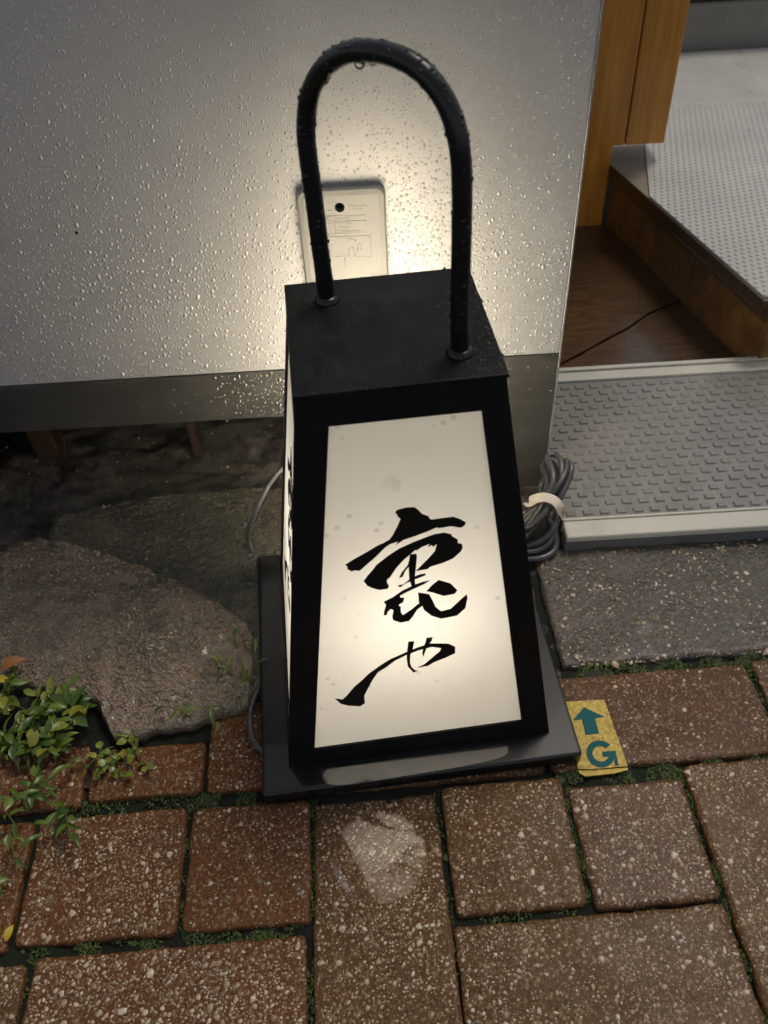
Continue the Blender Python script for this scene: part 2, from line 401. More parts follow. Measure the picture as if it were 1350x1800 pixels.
def sheet(name, x0, x1, y0, y1, nx, ny, zf, mat):
    xs = np.linspace(x0, x1, nx); ys = np.linspace(y0, y1, ny)
    V = np.array([(x, y, zf(x, y)) for y in ys for x in xs]); i = np.arange(nx-1)[None]+np.arange(ny-1)[:, None]*nx
    Q = np.stack([i, i+1, i+nx+1, i+nx], -1).reshape(-1, 4)
    return bigmesh(name, V, Q, mat)
# soil bank under the cabinet
dirt = structure(sheet('soil_bed', -.95, .19, .36, .985, 210, 120, lambda x, y: -.008+.008*fbm(x*14, y*14, 1)+.004*fbm(x*60, y*60, 2)-(.010 if x > -.12 else 0)*max(0, 1-abs(y-.36)/.05), M['soil']))

# ---- paving
PHI = .0262; e1 = np.array([math.cos(PHI), math.sin(PHI)]); e2 = np.array([-math.sin(PHI), math.cos(PHI)])
def bw(u, v): p = u/1000*e1+v/1000*e2; return p[0], p[1]
pav = structure(sheet('pavement', -.62, .74, -.02, .60, 260, 130, lambda x, y: -.0062+.0022*fbm(x*40, y*40, 3)+.0015*fbm(x*130, y*130, 5), M['joint']))
BR = [ # u0,u1,v0,v1, colour, pebble density, size
 (137, 329, 346, 434, 'brick_rose', .35, .8), (337, 530, 347, 436, 'brick_rose', .4, .8), (-58, 129, 346, 434, 'brick_brown', .4, .8),
 (-151, -66, 353, 436, 'brick_red', .35, .8), (-250, -157, 354, 399, 'brick_red', .35, .8), (-350, -257, 350, 405, 'brick_red', .3, .8),
 (146, 237, 234, 328, 'brick_rose', .95, 1.05), (43, 139, 238, 338, 'brick_brown', .7, .95), (-62, 36, 138, 336, 'brick_brown', .8, 1.0),
 (-160, -67, 243, 337, 'brick_red', .45, .85), (-284, -167, 243, 339, 'brick_red', .85, 1.0), (-385, -291, 240, 338, 'brick_red', .6, .9),
 (-266, -70, 136, 232, 'brick_red', 1.25, 1.2), (-470, -273, 134, 229, 'brick_brown', .9, 1.0), (40, 238, 133, 229, 'brick_brown', .85, .95),
 (244, 341, 141, 339, 'brick_brown', 1.0, .95), (349, 444, 241, 338, 'brick_rose', .8, 1.0), (349, 544, 140, 233, 'brick_brown', .8, 1.0),
 (452, 548, 241, 338, 'brick_brown', .8, 1.0), (-160, -68, 34, 128, 'brick_red', .9, 1.0), (-266, -168, 34, 128, 'brick_brown', .9, 1.0),
 (-470, -274, 30, 126, 'brick_red', .9, 1.0), (-60, 136, 36, 129, 'brick_brown', .9, 1.0), (144, 238, 34, 125, 'brick_rose', .9, 1.0),
 (246, 440, 36, 132, 'brick_brown', .9, 1.0), (-490, -393, 238, 336, 'brick_brown', .6, 1.0), (-452, -358, 346, 436, 'brick_red', .5, .9), (-555, -460, 346, 436, 'brick_brown', .5, .9), (-595, -498, 238, 336, 'brick_red', .6, .9), (-595, -478, 134, 229, 'brick_red', .7, .9)]
def slab(name, u0, u1, v0, v1, mat, parent, ztop, amp, cell=5.0, rnd=1.9, depth=24, seed=0, jit=1.2, tilt=0.0):
    nx = max(6, int((u1-u0)/cell)); ny = max(6, int((v1-v0)/cell)); V = []
    cu, cv = (u0+u1)/2, (v0+v1)/2; hu, hv = (u1-u0)/2, (v1-v0)/2
    def T(a): return math.copysign(1-(1-abs(a))**1.6, a)          # rows crowd towards the edges
    for j in range(ny+1):
        for i in range(nx+1):
            a, b = T(2*i/nx-1), T(2*j/ny-1)
            du, dv = hu*(1-abs(a)), hv*(1-abs(b)); e = min(du, dv)
            # rounded corners
            su, sv = a*hu, b*hv; r = 5.0
            qx, qy = abs(su)-(hu-r), abs(sv)-(hv-r)
            if qx > 0 and qy > 0:
                L = math.hypot(qx, qy)
                if L > r: su = math.copysign(hu-r+qx*r/L, su); sv = math.copysign(hv-r+qy*r/L, sv); e = 0
            u, v = cu+su, cv+sv
            if e < 3: k = 1-e/3; u += k*jit*fbm(u*.06, v*.06, seed+9); v += k*jit*fbm(u*.06, v*.06, seed+19)
            z = ztop+amp*(fbm(u*.03, v*.03, seed)*1.1+.55*fbm(u*.14, v*.14, seed+3))
            if e < rnd: z -= rnd*(1-math.sqrt(max(0, 1-(1-e/rnd)**2)))*.75+.3*abs(fbm(u*.2, v*.2, seed+5))
            z += tilt*(v-cv); x, y = bw(u, v); V.append((x, y, z/1000))
    W = nx+1; Fc = [(j*W+i, j*W+i+1, (j+1)*W+i+1, (j+1)*W+i) for j in range(ny) for i in range(nx)]
    ring = [i for i in range(W)]+[j*W+nx for j in range(1, ny+1)]+[ny*W+i for i in range(nx-1, -1, -1)]+[j*W for j in range(ny-1, 0, -1)]
    k0 = len(V); V += [(V[i][0], V[i][1], (ztop-depth)/1000) for i in ring]; n = len(ring)
    Fc += [(ring[(k+1) % n], ring[k], k0+k, k0+(k+1) % n) for k in range(n)]
    return mesh(name, V, Fc, mat, parent)
TILT = -.05
def zat(u, v, ztop, amp, seed): return ztop+amp*(fbm(u*.03, v*.03, seed)*1.1+.55*fbm(u*.14, v*.14, seed+3))
def pebbles(u0, u1, v0, v1, dens, size, ztop, amp, seed, parent, mat, margin=2.5, tilt=0.0):
    n = int((u1-u0)*(v1-v0)/9.0*dens*.85)
    placed = []; grid = {}
    for _ in range(n*4):
        if len(placed) >= n: break
        s = size*min(4.6, 1.0+random.expovariate(1/.9))*.68
        u, v = random.uniform(u0+margin, u1-margin), random.uniform(v0+margin, v1-margin)
        if fbm(u*.022, v*.022, seed+40) < -.18 and random.random() < .65: continue
        c = (int(u//4), int(v//4)); bad = False
        for dx in (-1, 0, 1):
            for dy in (-1, 0, 1):
                for (a, b, t) in grid.get((c[0]+dx, c[1]+dy), ()):
                    if (a-u)**2+(b-v)**2 < ((t+s)*.74)**2: bad = True
        if bad: continue
        grid.setdefault(c, []).append((u, v, s)); placed.append((u, v, s))
    if not placed: return
    P = np.array(placed); m = len(P)
    C = np.array([(*bw(u, v), (zat(u, v, ztop, amp, seed)-.18+tilt*(v-(v0+v1)/2))/1000) for u, v, s in placed])
    th = rng.random(m)*2*PI; E1 = np.stack([np.cos(th), np.sin(th), 0.08*rng.normal(size=m)], 1); E2 = np.stack([-np.sin(th), np.cos(th), 0.08*rng.normal(size=m)], 1)
    Nn = np.tile([0, 0, 1.], (m, 1))
    V, Q = domes(C, P[:, 2]/1000, .55+.4*rng.random(m), (P[:, 2]*.24+.24)/1000, E1, E2, Nn, seg=6, jag=.75)
    return stuff(bigmesh('pebbles', V, Q, mat, parent))
for i, (u0, u1, v0, v1, c, d, s) in enumerate(BR):
    zt = random.uniform(-1.2, .4); u0 -= 1.2; u1 += 1.2; v0 -= 1.2; v1 += 1.2
    tl_ = TILT if i == 8 else random.uniform(-.012, .012); am = .3 if i == 8 else .55
    if i == 8: zt = -1.0
    b = slab('brick', u0, u1, v0, v1, M[c], pav, zt, am, seed=i*7.3, tilt=tl_)
    if v1 > 133: pebbles(u0, u1, v0, v1, d, s, zt, am, i*7.3, b, M['pebble'], tilt=tl_)
# kerb stones under the threshold
k1 = slab('kerb_stone', 166, 640, 446, 594, M['kerb'], pav, 0, 1.4, cell=6, rnd=5, seed=200, jit=3)
pebbles(168, 440, 447, 585, .35, 1.0, 0, 1.4, 200, k1, M['pebble'])
pebbles(168, 430, 446, 458, 1.3, 1.7, -1.5, 1.4, 200, k1, M['pebble'], margin=1)
k2 = slab('kerb_stone', 40, 158, 446, 580, M['kerb'], pav, -2, 1.4, cell=6, rnd=5, seed=220, jit=3)
pebbles(60, 157, 450, 575, .25, 1.0, -2, 1.4, 220, k2, M['pebble'])

# moss in the joints
def moss():
    pts = []
    def strip(u0, u1, v0, v1, n):
        for _ in range(n): pts.append((random.uniform(u0, u1), random.uniform(v0, v1)))
    strip(120, 345, 433, 447, 2600); strip(337, 420, 433, 447, 700)
    strip(139, 245, 328, 347, 2600); strip(240, 345, 338, 347, 900)
    strip(237, 246, 140, 345, 1500); strip(139, 147, 230, 345, 700); strip(329, 338, 346, 440, 500)
    strip(40, 240, 228, 236, 400); strip(35, 43, 140, 340, 250); strip(-69, -61, 135, 340, 700)
    strip(-280, -65, 231, 243, 1500); strip(-167, -159, 240, 345, 400); strip(-160, -60, 336, 354, 1800); strip(-290, -160, 338, 356, 500); strip(-275, -266, 130, 235, 120)
    strip(-158, -66, 396, 420, 500)
    P = np.array(pts); xy = np.array([bw(u, v) for u, v in pts]); n = len(P)
    cl = np.array([fbm(u*.05, v*.05, 77) for u, v in pts]); keep = cl > -.12; xy = xy[keep]; cl = cl[keep]; n = len(xy)
    V = np.zeros((n, 4, 3)); th = rng.random(n)*2*PI; h = (.0012+.0035*np.clip(cl+.3, 0, 1)*rng.random(n)); r = .0007+.0009*rng.random(n)
    z0 = -.0066
    base = z0+.004*np.clip(cl+.25, 0, 1)
    for k in range(3):
        a = th+k*2.1; V[:, k, 0] = xy[:, 0]+r*np.cos(a); V[:, k, 1] = xy[:, 1]+r*np.sin(a); V[:, k, 2] = base
    V[:, 3, 0] = xy[:, 0]+.001*rng.normal(size=n); V[:, 3, 1] = xy[:, 1]+.001*rng.normal(size=n); V[:, 3, 2] = base+h
    Q = (np.arange(n)[:, None, None]*4+np.array([(0, 1, 3), (1, 2, 3), (2, 0, 3)])[None]).reshape(-1, 3)
    o = stuff(bigmesh('moss', V.reshape(-1, 3), Q, M['moss'], smooth=False)); tag(o, 'green moss growing in the joints of the brick paving', 'moss')
moss()

# loose grit on the soil under the cabinet
def grit():
    n = 700; x = rng.uniform(-.62, .17, n); y = rng.uniform(.45, .93, n); s = .0006+.0016*rng.random(n)**3
    C = np.array([(a, b, -.0075+.008*fbm(a*14, b*14, 1)+.004*fbm(a*60, b*60, 2)) for a, b in zip(x, y)])
    th = rng.random(n)*6.28; E1 = np.stack([np.cos(th), np.sin(th), 0*th], 1); E2 = np.stack([-np.sin(th), np.cos(th), 0*th], 1)
    V, Q = domes(C, s, .5+.5*rng.random(n), s*.9, E1, E2, np.tile([0, 0, 1.], (n, 1)), 6, .5)
    tag(stuff(bigmesh('grit', V, Q, M['pebble'])), 'pale grit scattered over the dark soil under the cabinet', 'grit')
grit()

# ---- house wall behind the cabinet
YB = .70; XR = .182
hw = box('house_wall', -1.6, .17, .95, 1.07, -.03, .54, M['wall']); tag(hw, 'dark stained base of the house wall behind the grey cabinet', 'wall')

# ---- entrance: lower wooden floor, raised floor, back step
fl = structure(box('entrance_floor', .19, 1.6, .884, 1.80, -.033, -.016, M['shaded_wood']))
gap = [ground(u, v)[:2] for u, v in ((960, 652), (1010, 628), (1060, 600), (1105, 576), (1140, 552), (1175, 537), (1215, 522), (1290, 500))]
gap = [p[:2] for p in catmull([(*p, 0) for p in gap], 4)]
up_ = [p+np.array([.0, .0016+.0012*fbm(p[0]*40, 1, 1)]) for p in gap]; dn_ = [p-np.array([.0, .0012+.001*fbm(p[0]*50, 2, 1)]) for p in gap]
prism('plank', [tuple(p) for p in up_]+[(.56, 1.29), (.245, 1.29), (.192, 1.0)], -.015, .001, M['shaded_wood'], fl)
prism('plank', [tuple(p) for p in dn_][::-1]+[(.205, .886), (.56, .886)], -.015, -.0012, M['shaded_wood'], fl)

ZP = .10
pl0, pl1 = ground(1074, 287, ZP)[:2], ground(1350, 530, ZP)[:2]
pdir = (pl1-pl0)/np.linalg.norm(pl1-pl0); pn = np.array([-pdir[1], pdir[0]])     # points to +X side
if pn[0] < 0: pn = -pn
pe = pl1+pdir*.0
rf = structure(empty('raised_floor', (pl0[0], pl0[1], 0)))
def loc(p): return (p[0]-pl0[0], p[1]-pl0[1])
poly = [pl0, pl0+pdir*.415, np.array([1.6, pl0[1]-.40]), np.array([1.6, 1.775]), np.array([pl0[0]+.01, 1.775])]
prism('floor_slab', [loc(p) for p in poly], ZP-.018, ZP-.004, M['shaded_wood'], rf); prism('floor_covering', [loc(p) for p in poly], ZP-.0038, ZP-.002, M['covering'], rf)
# riser boards, with a nosing strip on top
def along(s0, s1, t0, t1, z0, z1, name, mat, bev=.0008):
    q = [pl0+pdir*s0+pn*t0, pl0+pdir*s1+pn*t0, pl0+pdir*s1+pn*t1, pl0+pdir*s0+pn*t1]
    return prism(name, [loc(p) for p in q], z0, z1, mat, rf, bev)
along(.002, .253, .006, .022, -.015, ZP-.028, 'riser_board', M['riser_wood'])
along(.2545, .43, .006, .022, -.015, ZP-.028, 'riser_board', M['riser_wood'])
along(.0, .43, .000, .030, ZP-.027, ZP-.0185, 'nosing', M['shaded_wood'])
mx = structure(empty('floor_mat', (0, 0, 0)))
mA, mB = ground(1177, 340, ZP)[:2], ground(1165, 250, ZP)[:2]; md = (mB-mA)/np.linalg.norm(mB-mA)
ss = ((mA-pl0)@pdir); mA = pl0+pdir*ss+pn*.001
mp = [mA+md*((1.77-mA[1])/md[1]), mA, pl0+pdir*.41+pn*.001, np.array([1.55, pl0[1]-.40]), np.array([1.55, 1.77])]
prism('mat_sheet', [tuple(p) for p in mp], ZP-.0015, ZP+.0012, M['floor_mat'], mx)
pts = []
for i in range(90):
    for j in range(75):
        p = pl0+pdir*(.43-i*.0098)+pn*(.004+j*.0098+(.0049 if i % 2 else 0))
        if ((p-mA)[0]*md[1]-(p-mA)[1]*md[0]) > .006 and p[1] < 1.50 and p[0] < .95: pts.append((p[0], p[1], ZP+.0012))
C = np.array(pts); n = len(C); o1 = np.tile([1., 0, 0], (n, 1)); o2 = np.tile([0, 1., 0], (n, 1)); o3 = np.tile([0, 0, 1.], (n, 1))
V, Q = domes(C, np.full(n, .0031), np.ones(n), np.full(n, .0017), o1, o2, o3, 8); stuff(bigmesh('mat_bump', V, Q, M['floor_mat'], mx))
bs = empty('back_step', (.6, 1.78, 0)); tag(bs, 'rough grey mortar step at the back of the entrance', 'step')
bsz = wall(1212, 9, 1.78)[2]
o = box('step_face', -.35, 1.0, 0, .30, ZP-.02, bsz, M['concrete'], bs, .006)
box('step_top_board', -.35, 1.0, .012, .5, bsz+.001, bsz+.05, M['strip'], bs, .003)

# door post
dp = empty('door_post', (.30, 1.292, 0)); tag(dp, 'orange varnished wooden door post beside the entrance', 'post')
def dbox(nm, x0, x1, y0, y1, z0, z1): return box(nm, x0-.30, x1-.30, y0-1.292, y1-1.292, z0, z1, M['post'], dp, .0025)
xg = wall(1098, 255, 1.292)[0]; xr = wall(1168, 250, 1.292)[0]; xl = wall(1077, 262, 1.292)[0]; zc = wall(1098, 256, 1.292)[2]
pp = [(.12-.30, -.015), (xl-.30, -.015), (xl-.30, zc), (xg-.0006-.30, zc), (xg-.0006-.30, 1.5), (.12-.30, 1.5)]
o = prism('post_board', pp, -.078, -.0005, M['post'], dp, .0025)
o.data.transform(Matrix(((1, 0, 0, 0), (0, 0, -1, 0), (0, 1, 0, 0), (0, 0, 0, 1))))
dbox('post_board', xg+.0006, xr, 1.292, 1.37, zc, 1.5)

# ---- threshold plate with raised studs
th = empty('door_threshold', (.184, .592, 0)); tag(th, 'studded grey rubber door threshold with metal rails', 'threshold')
def tb(nm, x0, x1, y0, y1, z0, z1, m, bev=.0008): return box(nm, x0-.184, x1-.184, y0-.592, y1-.592, z0, z1, m, th, bev)
X0, X1 = .184, 1.3
tb('front_rail', X0, X1, .592, .6155, .0125, .0205, M['rail'], .002)
tb('riser', X0, X1, .5935, .612, -.004, .012, M['riser'])
tb('tread', X0, X1, .617, .8525, .002, .0185, M['tread'], .0006)
tb('rail_lip', X0, X1, .6158, .6185, .004, .0215, M['rail'], .0005)
tb('back_rail', X0, X1, .854, .871, .002, .0215, M['rail'], .0015)
tb('rail_lip', X0, X1, .8735, .880, .002, .0228, M['rail'], .0008)
v, f = boxvf(-.0054, .0054, -.0037, .0037, 0, .0019)
v = [(x*(.8 if z > 0 else 1), y*(.8 if z > 0 else 1), z) for x, y, z in v]
sm = bpy.data.meshes.new('stud'); sm.from_pydata(v, [], f); sm.materials.append(M['tread']); sm.update()
cand = []
for r in range(17):
    for c in range(62):
        x = .195+c*.0175+(.00875 if r % 2 else 0); y = .627+r*.01345
        cand.append((math.hypot(x-.35, y-.7), x, y))
cand.sort()
sel = [c for c in cand if c[1] < .52][:300]; rest = [c for c in cand if c not in sel and c[1] < 1.28]
for _, x, y in sel:
    s_ = link('stud', sm, th); s_.location = (x-.184, y-.592, .0185); s_.rotation_euler = (0, 0, random.uniform(-.05, .05)); s_.scale = (random.uniform(.92, 1.05),)*2+(random.uniform(.7, 1.1),)
VV, FF = [], []
for _, x, y in rest:
    k = len(VV); VV += [(a+x-.184, b+y-.592, c+.0185) for a, b, c in v]; FF += [tuple(i+k for i in q) for q in f]
stuff(mesh('stud', VV, FF, M['tread'], th, smooth=False))

# ================================================================== CABINET
cab = empty('metal_cabinet', (-.4, YB, 0)); tag(cab, 'large silver metal cabinet with rain drops on its front', 'cabinet')
def cb(nm, x0, x1, y0, y1, z0, z1, m, bev=.0008): return box(nm, x0+.4, x1+.4, y0-YB, y1-YB, z0, z1, m, cab, bev)
zs = .1705; zb = .1135
cb('front_panel', -1.5, XR-.0016, YB, YB+.004, zs, .56, M['silver'], .0006)  # top edge is out of view, set low to shorten the cabinet's shadow
cb('edge_highlight', XR-.0014, XR+.0008, YB-.0006, YB+.020, .0215, .56, M['edge'], .0006)  # brighter strip painted in as the corner's highlight
cb('kick_strip', -1.5, XR-.0016, YB-.0012, YB+.003, zb, zs-.0006, M['strip'], .0006)
cb('carcass', -1.5, XR-.003, YB+.0045, .949, zb+.004, .56, M['strip'], .001)
cb('support_leg', XR-.075, XR-.0016, YB+.0002, YB+.03, -.02, zb-.0006, M['strip'], .001)
sc_ = wall(135, 409, YB)
scv, scf = tubevf([(sc_[0]+.4, -.0004, sc_[2]), (sc_[0]+.4, .001, sc_[2])], .0016, 10); mesh('screw_hole', scv, scf, M['hole'], cab)
def drops(name, n, x0, x1, z0, z1, size, dens, mat, y):
    xs = []; 
    while len(xs) < n:
        x, z = random.uniform(x0, x1), random.uniform(z0, z1)
        d = dens(x, z)
        if random.random() < d: xs.append((x, z, size(x, z)))
    P = np.array(xs); m = len(P)
    # keep drops apart
    cell = {}; keep = []
    for i in np.argsort(-P[:, 2]):
        x, z, r = P[i]; c = (int(x//.006), int(z//.006)); ok = True
        for a in (-1, 0, 1):
            for b in (-1, 0, 1):
                for j in cell.get((c[0]+a, c[1]+b), ()):
                    if (P[j, 0]-x)**2+((P[j, 1]-z)*.75)**2 < (1.0*(P[j, 2]+r))**2: ok = False
        if ok: cell.setdefault(c, []).append(i); keep.append(i)
    P = P[keep]; m = len(P)
    C = np.stack([P[:, 0]+.4, np.full(m, y-YB), P[:, 1]], 1)
    t = rng.normal(size=m)*.3-.12; E1 = np.stack([np.cos(t), 0*t, np.sin(t)], 1); E2 = np.stack([-np.sin(t), 0*t, np.cos(t)], 1)
    A = np.where(rng.random(m) < .18, 1.4+.6*rng.random(m), .95+.35*rng.random(m))
    V, Q = domes(C, P[:, 2], A, P[:, 2]*.42, E1, E2, np.tile([0, -1., 0], (m, 1)), 8, .2)
    Q = Q[:, ::-1] if False else Q
    return stuff(bigmesh(name, V, Q, mat, cab))
def dsz(x, z):
    k = max(0, min(1, (.50-z)/.22))                      # larger towards the bottom, where they have run together
    r = random.expovariate(1/(.00013+.00022*k))+.00026+.00014*k
    return min(r, .0009+.0009*k)
def dden(x, z):
    d = .7+.45*fbm(x*9, z*9, 60)
    if x < -.22: d *= max(.35, 1-(-.22-x)/.35)
    if z > .55 and x < -.15: d *= .6
    return d
drops('water_drops', 34000, -.46, XR-.004, zs+.002, .555, dsz, dden, M['drop'], YB)
drops('water_drops', 420, -.30, XR-.004, zb+.003, zs-.003, lambda x, z: min(.0018, .0005+random.expovariate(1/.0004)), lambda x, z: max(.04, 1-abs(x+.10)/.07), M['drop_dark'], YB-.0012)

# moulded plastic plate hanging on the cabinet behind the lantern
pt = empty('plastic_cover_plate', (wall(600, 400, YB)[0], YB, wall(600, 400, YB)[2])); tag(pt, 'grey moulded plastic plate with a round hole, hanging behind the lantern handle', 'plate')
px_, pz_ = pt.location[0], pt.location[2]
xa, xb = wall(519, 330, YB)[0]-px_, wall(676, 325, YB)[0]-px_; za, zt_ = -.13, wall(600, 323, YB)[2]-pz_
def rrect(x0, x1, z0, z1, r, n=6):
    P = []
    for cx, cz, a0 in ((x1-r, z1-r, 0), (x0+r, z1-r, 90), (x0+r, z0+r, 180), (x1-r, z0+r, 270)):
        for k in range(n+1):
            a = math.radians(a0+90*k/n); P.append((cx+r*math.cos(a), cz+r*math.sin(a)))
    return P
o0 = rrect(xa, xb, za, zt_, .008); o1_ = rrect(xa+.0016, xb-.0016, za+.0016, zt_-.0016, .007); o2_ = rrect(xa+.006, xb-.006, za+.006, zt_-.006, .004); n = len(o0)
hc = wall(597, 364, YB-.009); hx, hz = hc[0]-px_, hc[2]-pz_; nh = 28
V = [(x, 0, z) for x, z in o0]+[(x, -.0075, z) for x, z in o0]+[(x, -.0092, z) for x, z in o1_]+[(x, -.0098, z) for x, z in o2_]
Fc = [(k*n+i, k*n+(i+1) % n, (k+1)*n+(i+1) % n, (k+1)*n+i) for k in range(3) for i in range(n)]
hr = .0042; ring = [(hx+hr*math.cos(2*PI*k/nh), hz+hr*math.sin(2*PI*k/nh)) for k in range(nh)]
base = len(V); V += [(x, -.0098, z) for x, z in ring]; V += [(x, -.001, z) for x, z in ring]
polys = [[Vector((x, z, 0)) for x, z in o2_], [Vector((x, z, 0)) for x, z in ring]]
idx = [3*n+i for i in range(n)]+[base+k for k in range(nh)]
for t in tessellate_polygon(polys): Fc.append(tuple(idx[i] for i in t))
Fc += [(base+k, base+(k+1) % nh, base+nh+(k+1) % nh, base+nh+k) for k in range(nh)]
po = mesh('moulded_body', V, Fc, M['plastic'], pt, smooth=False)
bm = bmesh.new(); bm.from_mesh(po.data); bmesh.ops.recalc_face_normals(bm, faces=list(bm.faces)); bm.to_mesh(po.data); bm.free()
hv, hf = tubevf([(hx, -.0012, hz), (hx, -.0003, hz)], hr-.0001, 20); mesh('hanging_hole', hv, hf, M['hole'], pt)
# raised print: frames and small pictograms, too worn to read
EV, EF = [], []
def eline(P, r=.00028):
    global EV, EF
    v_, f_ = tubevf([(x, -.0098, z) for x, z in P], r, 5, len(EV)); EV += v_; EF += f_
def ppx(u, v): q_ = wall(u, v, YB-.0098); return (q_[0]-px_, q_[2]-pz_)
S5 = 220/1350
def cp(x, y): return ppx(500+x*S5, 300+y*S5)
eline([cp(430, 492), cp(880, 478), cp(885, 660), cp(450, 690)]); eline([cp(435, 548), cp(885, 535)]); eline([cp(540, 545), cp(548, 680)])
eline([cp(455, 715), cp(925, 700), cp(940, 930), cp(750, 920)]); eline([cp(510, 930), cp(505, 810), cp(530, 790)]); eline([cp(550, 925), cp(700, 920), cp(690, 840), cp(740, 825), cp(760, 915)])
eline(catmull([cp(690, 740), cp(730, 735), cp(770, 760)], 3)); eline(catmull([cp(790, 860), cp(795, 800), cp(825, 785), cp(825, 850)], 3)); eline([cp(650, 940), cp(655, 1040)])
for yy, x0_, x1_ in ((512, 450, 690), (565, 560, 730), (605, 590, 705), (645, 560, 850), (378, 680, 900), (410, 740, 840), (575, 450, 520), (432, 440, 520)):
    xx = x0_
    while xx < x1_:
        w_ = random.uniform(8, 22); eline([cp(xx, yy-random.uniform(0, 12)), cp(xx+w_*.6, yy+random.uniform(-4, 10))], .0003); xx += w_+7
mesh('raised_print', EV, EF, M['plastic'], pt)

# things under the cabinet
wl = ground(52, 885); b_ = box('wooden_stake', wl[0]-.016, wl[0]+.012, .80, .83, -.02, zb+.003, M['old_wood'], None, .002); tag(b_, 'short orange-brown wooden stake under the left end of the cabinet', 'stake')
b_ = box('wooden_board', -.56, -.447, .75, .772, -.02, zb-.01, M['old_wood'], None, .002); tag(b_, 'old brown board leaning under the cabinet at the far left edge', 'board')
br_ = empty('metal_bracket', tuple(ground(345, 800))); tag(br_, 'small rusty metal bracket foot under the cabinet', 'bracket')
box('upright', -.004, .004, .002, .014, -.015, zb+.004, M['rust'], br_, .001); box('foot', -.022, .006, -.004, .014, -.014, -.010, M['rust'], br_, .0008)

# ================================================================== BROKEN STONE
def stone(out, ZT, mat, label, ngrain, seed, gmat):
    g_ = [ground(u, v, ZT)[:2] for u, v in out]; P = []
    for a_, b_ in zip(g_, g_[1:]+g_[:1]): P += [a_*(1-k/5)+b_*k/5 for k in range(5)]
    P = [p+.0032*np.array([fbm(p[0]*60, p[1]*60, seed+1), fbm(p[0]*60, p[1]*60, seed+2)]) for p in P]
    n = len(P); c = np.mean(P, 0); V = []
    rings = 40; jit = [1+.008*fbm(k*.9, 3, seed) for k in range(n)]
    def zz(x, y): return ZT+(1 if seed == 0 else .5)*(.003*fbm(x*9, y*9, 4+seed)+.0034*fbm(x*32, y*32, 8+seed)+.0030*fbm(x*140, y*140, 9+seed))
    for r in range(rings, 0, -1):
        s = (r/rings)
        for k in range(n):
            p = c+(P[k]-c)*s*(1+(jit[k]-1)*s); z = zz(*p)
            if s > .95: z -= .005*((s-.95)/.05)**2
            V.append((p[0], p[1], z))
    V.append((c[0], c[1], zz(*c)))
    Fc = []
    for r in range(rings-1):
        for k in range(n): Fc.append((r*n+k, r*n+(k+1) % n, (r+1)*n+(k+1) % n, (r+1)*n+k))
    for k in range(n): Fc.append(((rings-1)*n+k, (rings-1)*n+(k+1) % n, rings*n))
    b0 = len(V)
    for z_, sc in ((ZT-.014, .99), (-.03, .95)):
        for k in range(n): p = c+(P[k]-c)*sc*jit[k]; V.append((p[0], p[1], z_))
    for k in range(n): Fc.append(((k+1) % n, k, b0+k, b0+(k+1) % n)); Fc.append((b0+(k+1) % n, b0+k, b0+n+k, b0+n+(k+1) % n))
    o = mesh('stone_slab', V, Fc, mat)
    bm = bmesh.new(); bm.from_mesh(o.data); bmesh.ops.recalc_face_normals(bm, faces=list(bm.faces)); bm.to_mesh(o.data); bm.free()
    tag(o, label, 'stone')
    q = []
    while len(q) < ngrain:      # wet grains that stick out of it
        k = random.randrange(n); t = math.sqrt(random.random())*.95; w_ = random.random(); p = c+((P[k]*(1-w_)+P[(k+1) % n]*w_)-c)*t
        if fbm(p[0]*14, p[1]*14, 33) > -.15: q.append((p[0], p[1], zz(*p)-.0003))
    C = np.array(q); m = len(C); s = .0006+.0015*rng.random(m)**2; a = rng.random(m)*6.28
    E1 = np.stack([np.cos(a), np.sin(a), 0*a], 1); E2 = np.stack([-np.sin(a), np.cos(a), 0*a], 1)
    V, Q = domes(C, s, .6+.4*rng.random(m), s*.9, E1, E2, np.tile([0, 0, 1.], (m, 1)), 6, .5); stuff(bigmesh('stone_grains', V, Q, gmat, o))
stone([(-90, 1010), (-20, 965), (62, 934), (120, 950), (180, 966), (250, 988), (320, 1020), (380, 1055), (440, 1092), (447, 1130), (446, 1195), (440, 1238), (390, 1252), (335, 1268), (275, 1278), (235, 1290), (197, 1292), (180, 1262), (172, 1235), (120, 1215), (60, 1205), (0, 1190), (-60, 1170), (-120, 1080)], .011, M['rock'], 'rough wet brown stone slab behind the weeds on the left', 10000, 0, M['rock_grain'])
stone([(80, 960), (90, 905), (180, 880), (320, 862), (440, 850), (540, 860), (600, 930), (560, 1050), (500, 1180), (450, 1225), (395, 1240), (330, 1150), (240, 1050)], .0075, M['mossy'], 'mossy concrete, darkened in colour for the shadow, between the brown stone slab and the lantern base', 3000, 50, M['mossy'])  # same surface as the slab; this darker piece draws its shadow edge

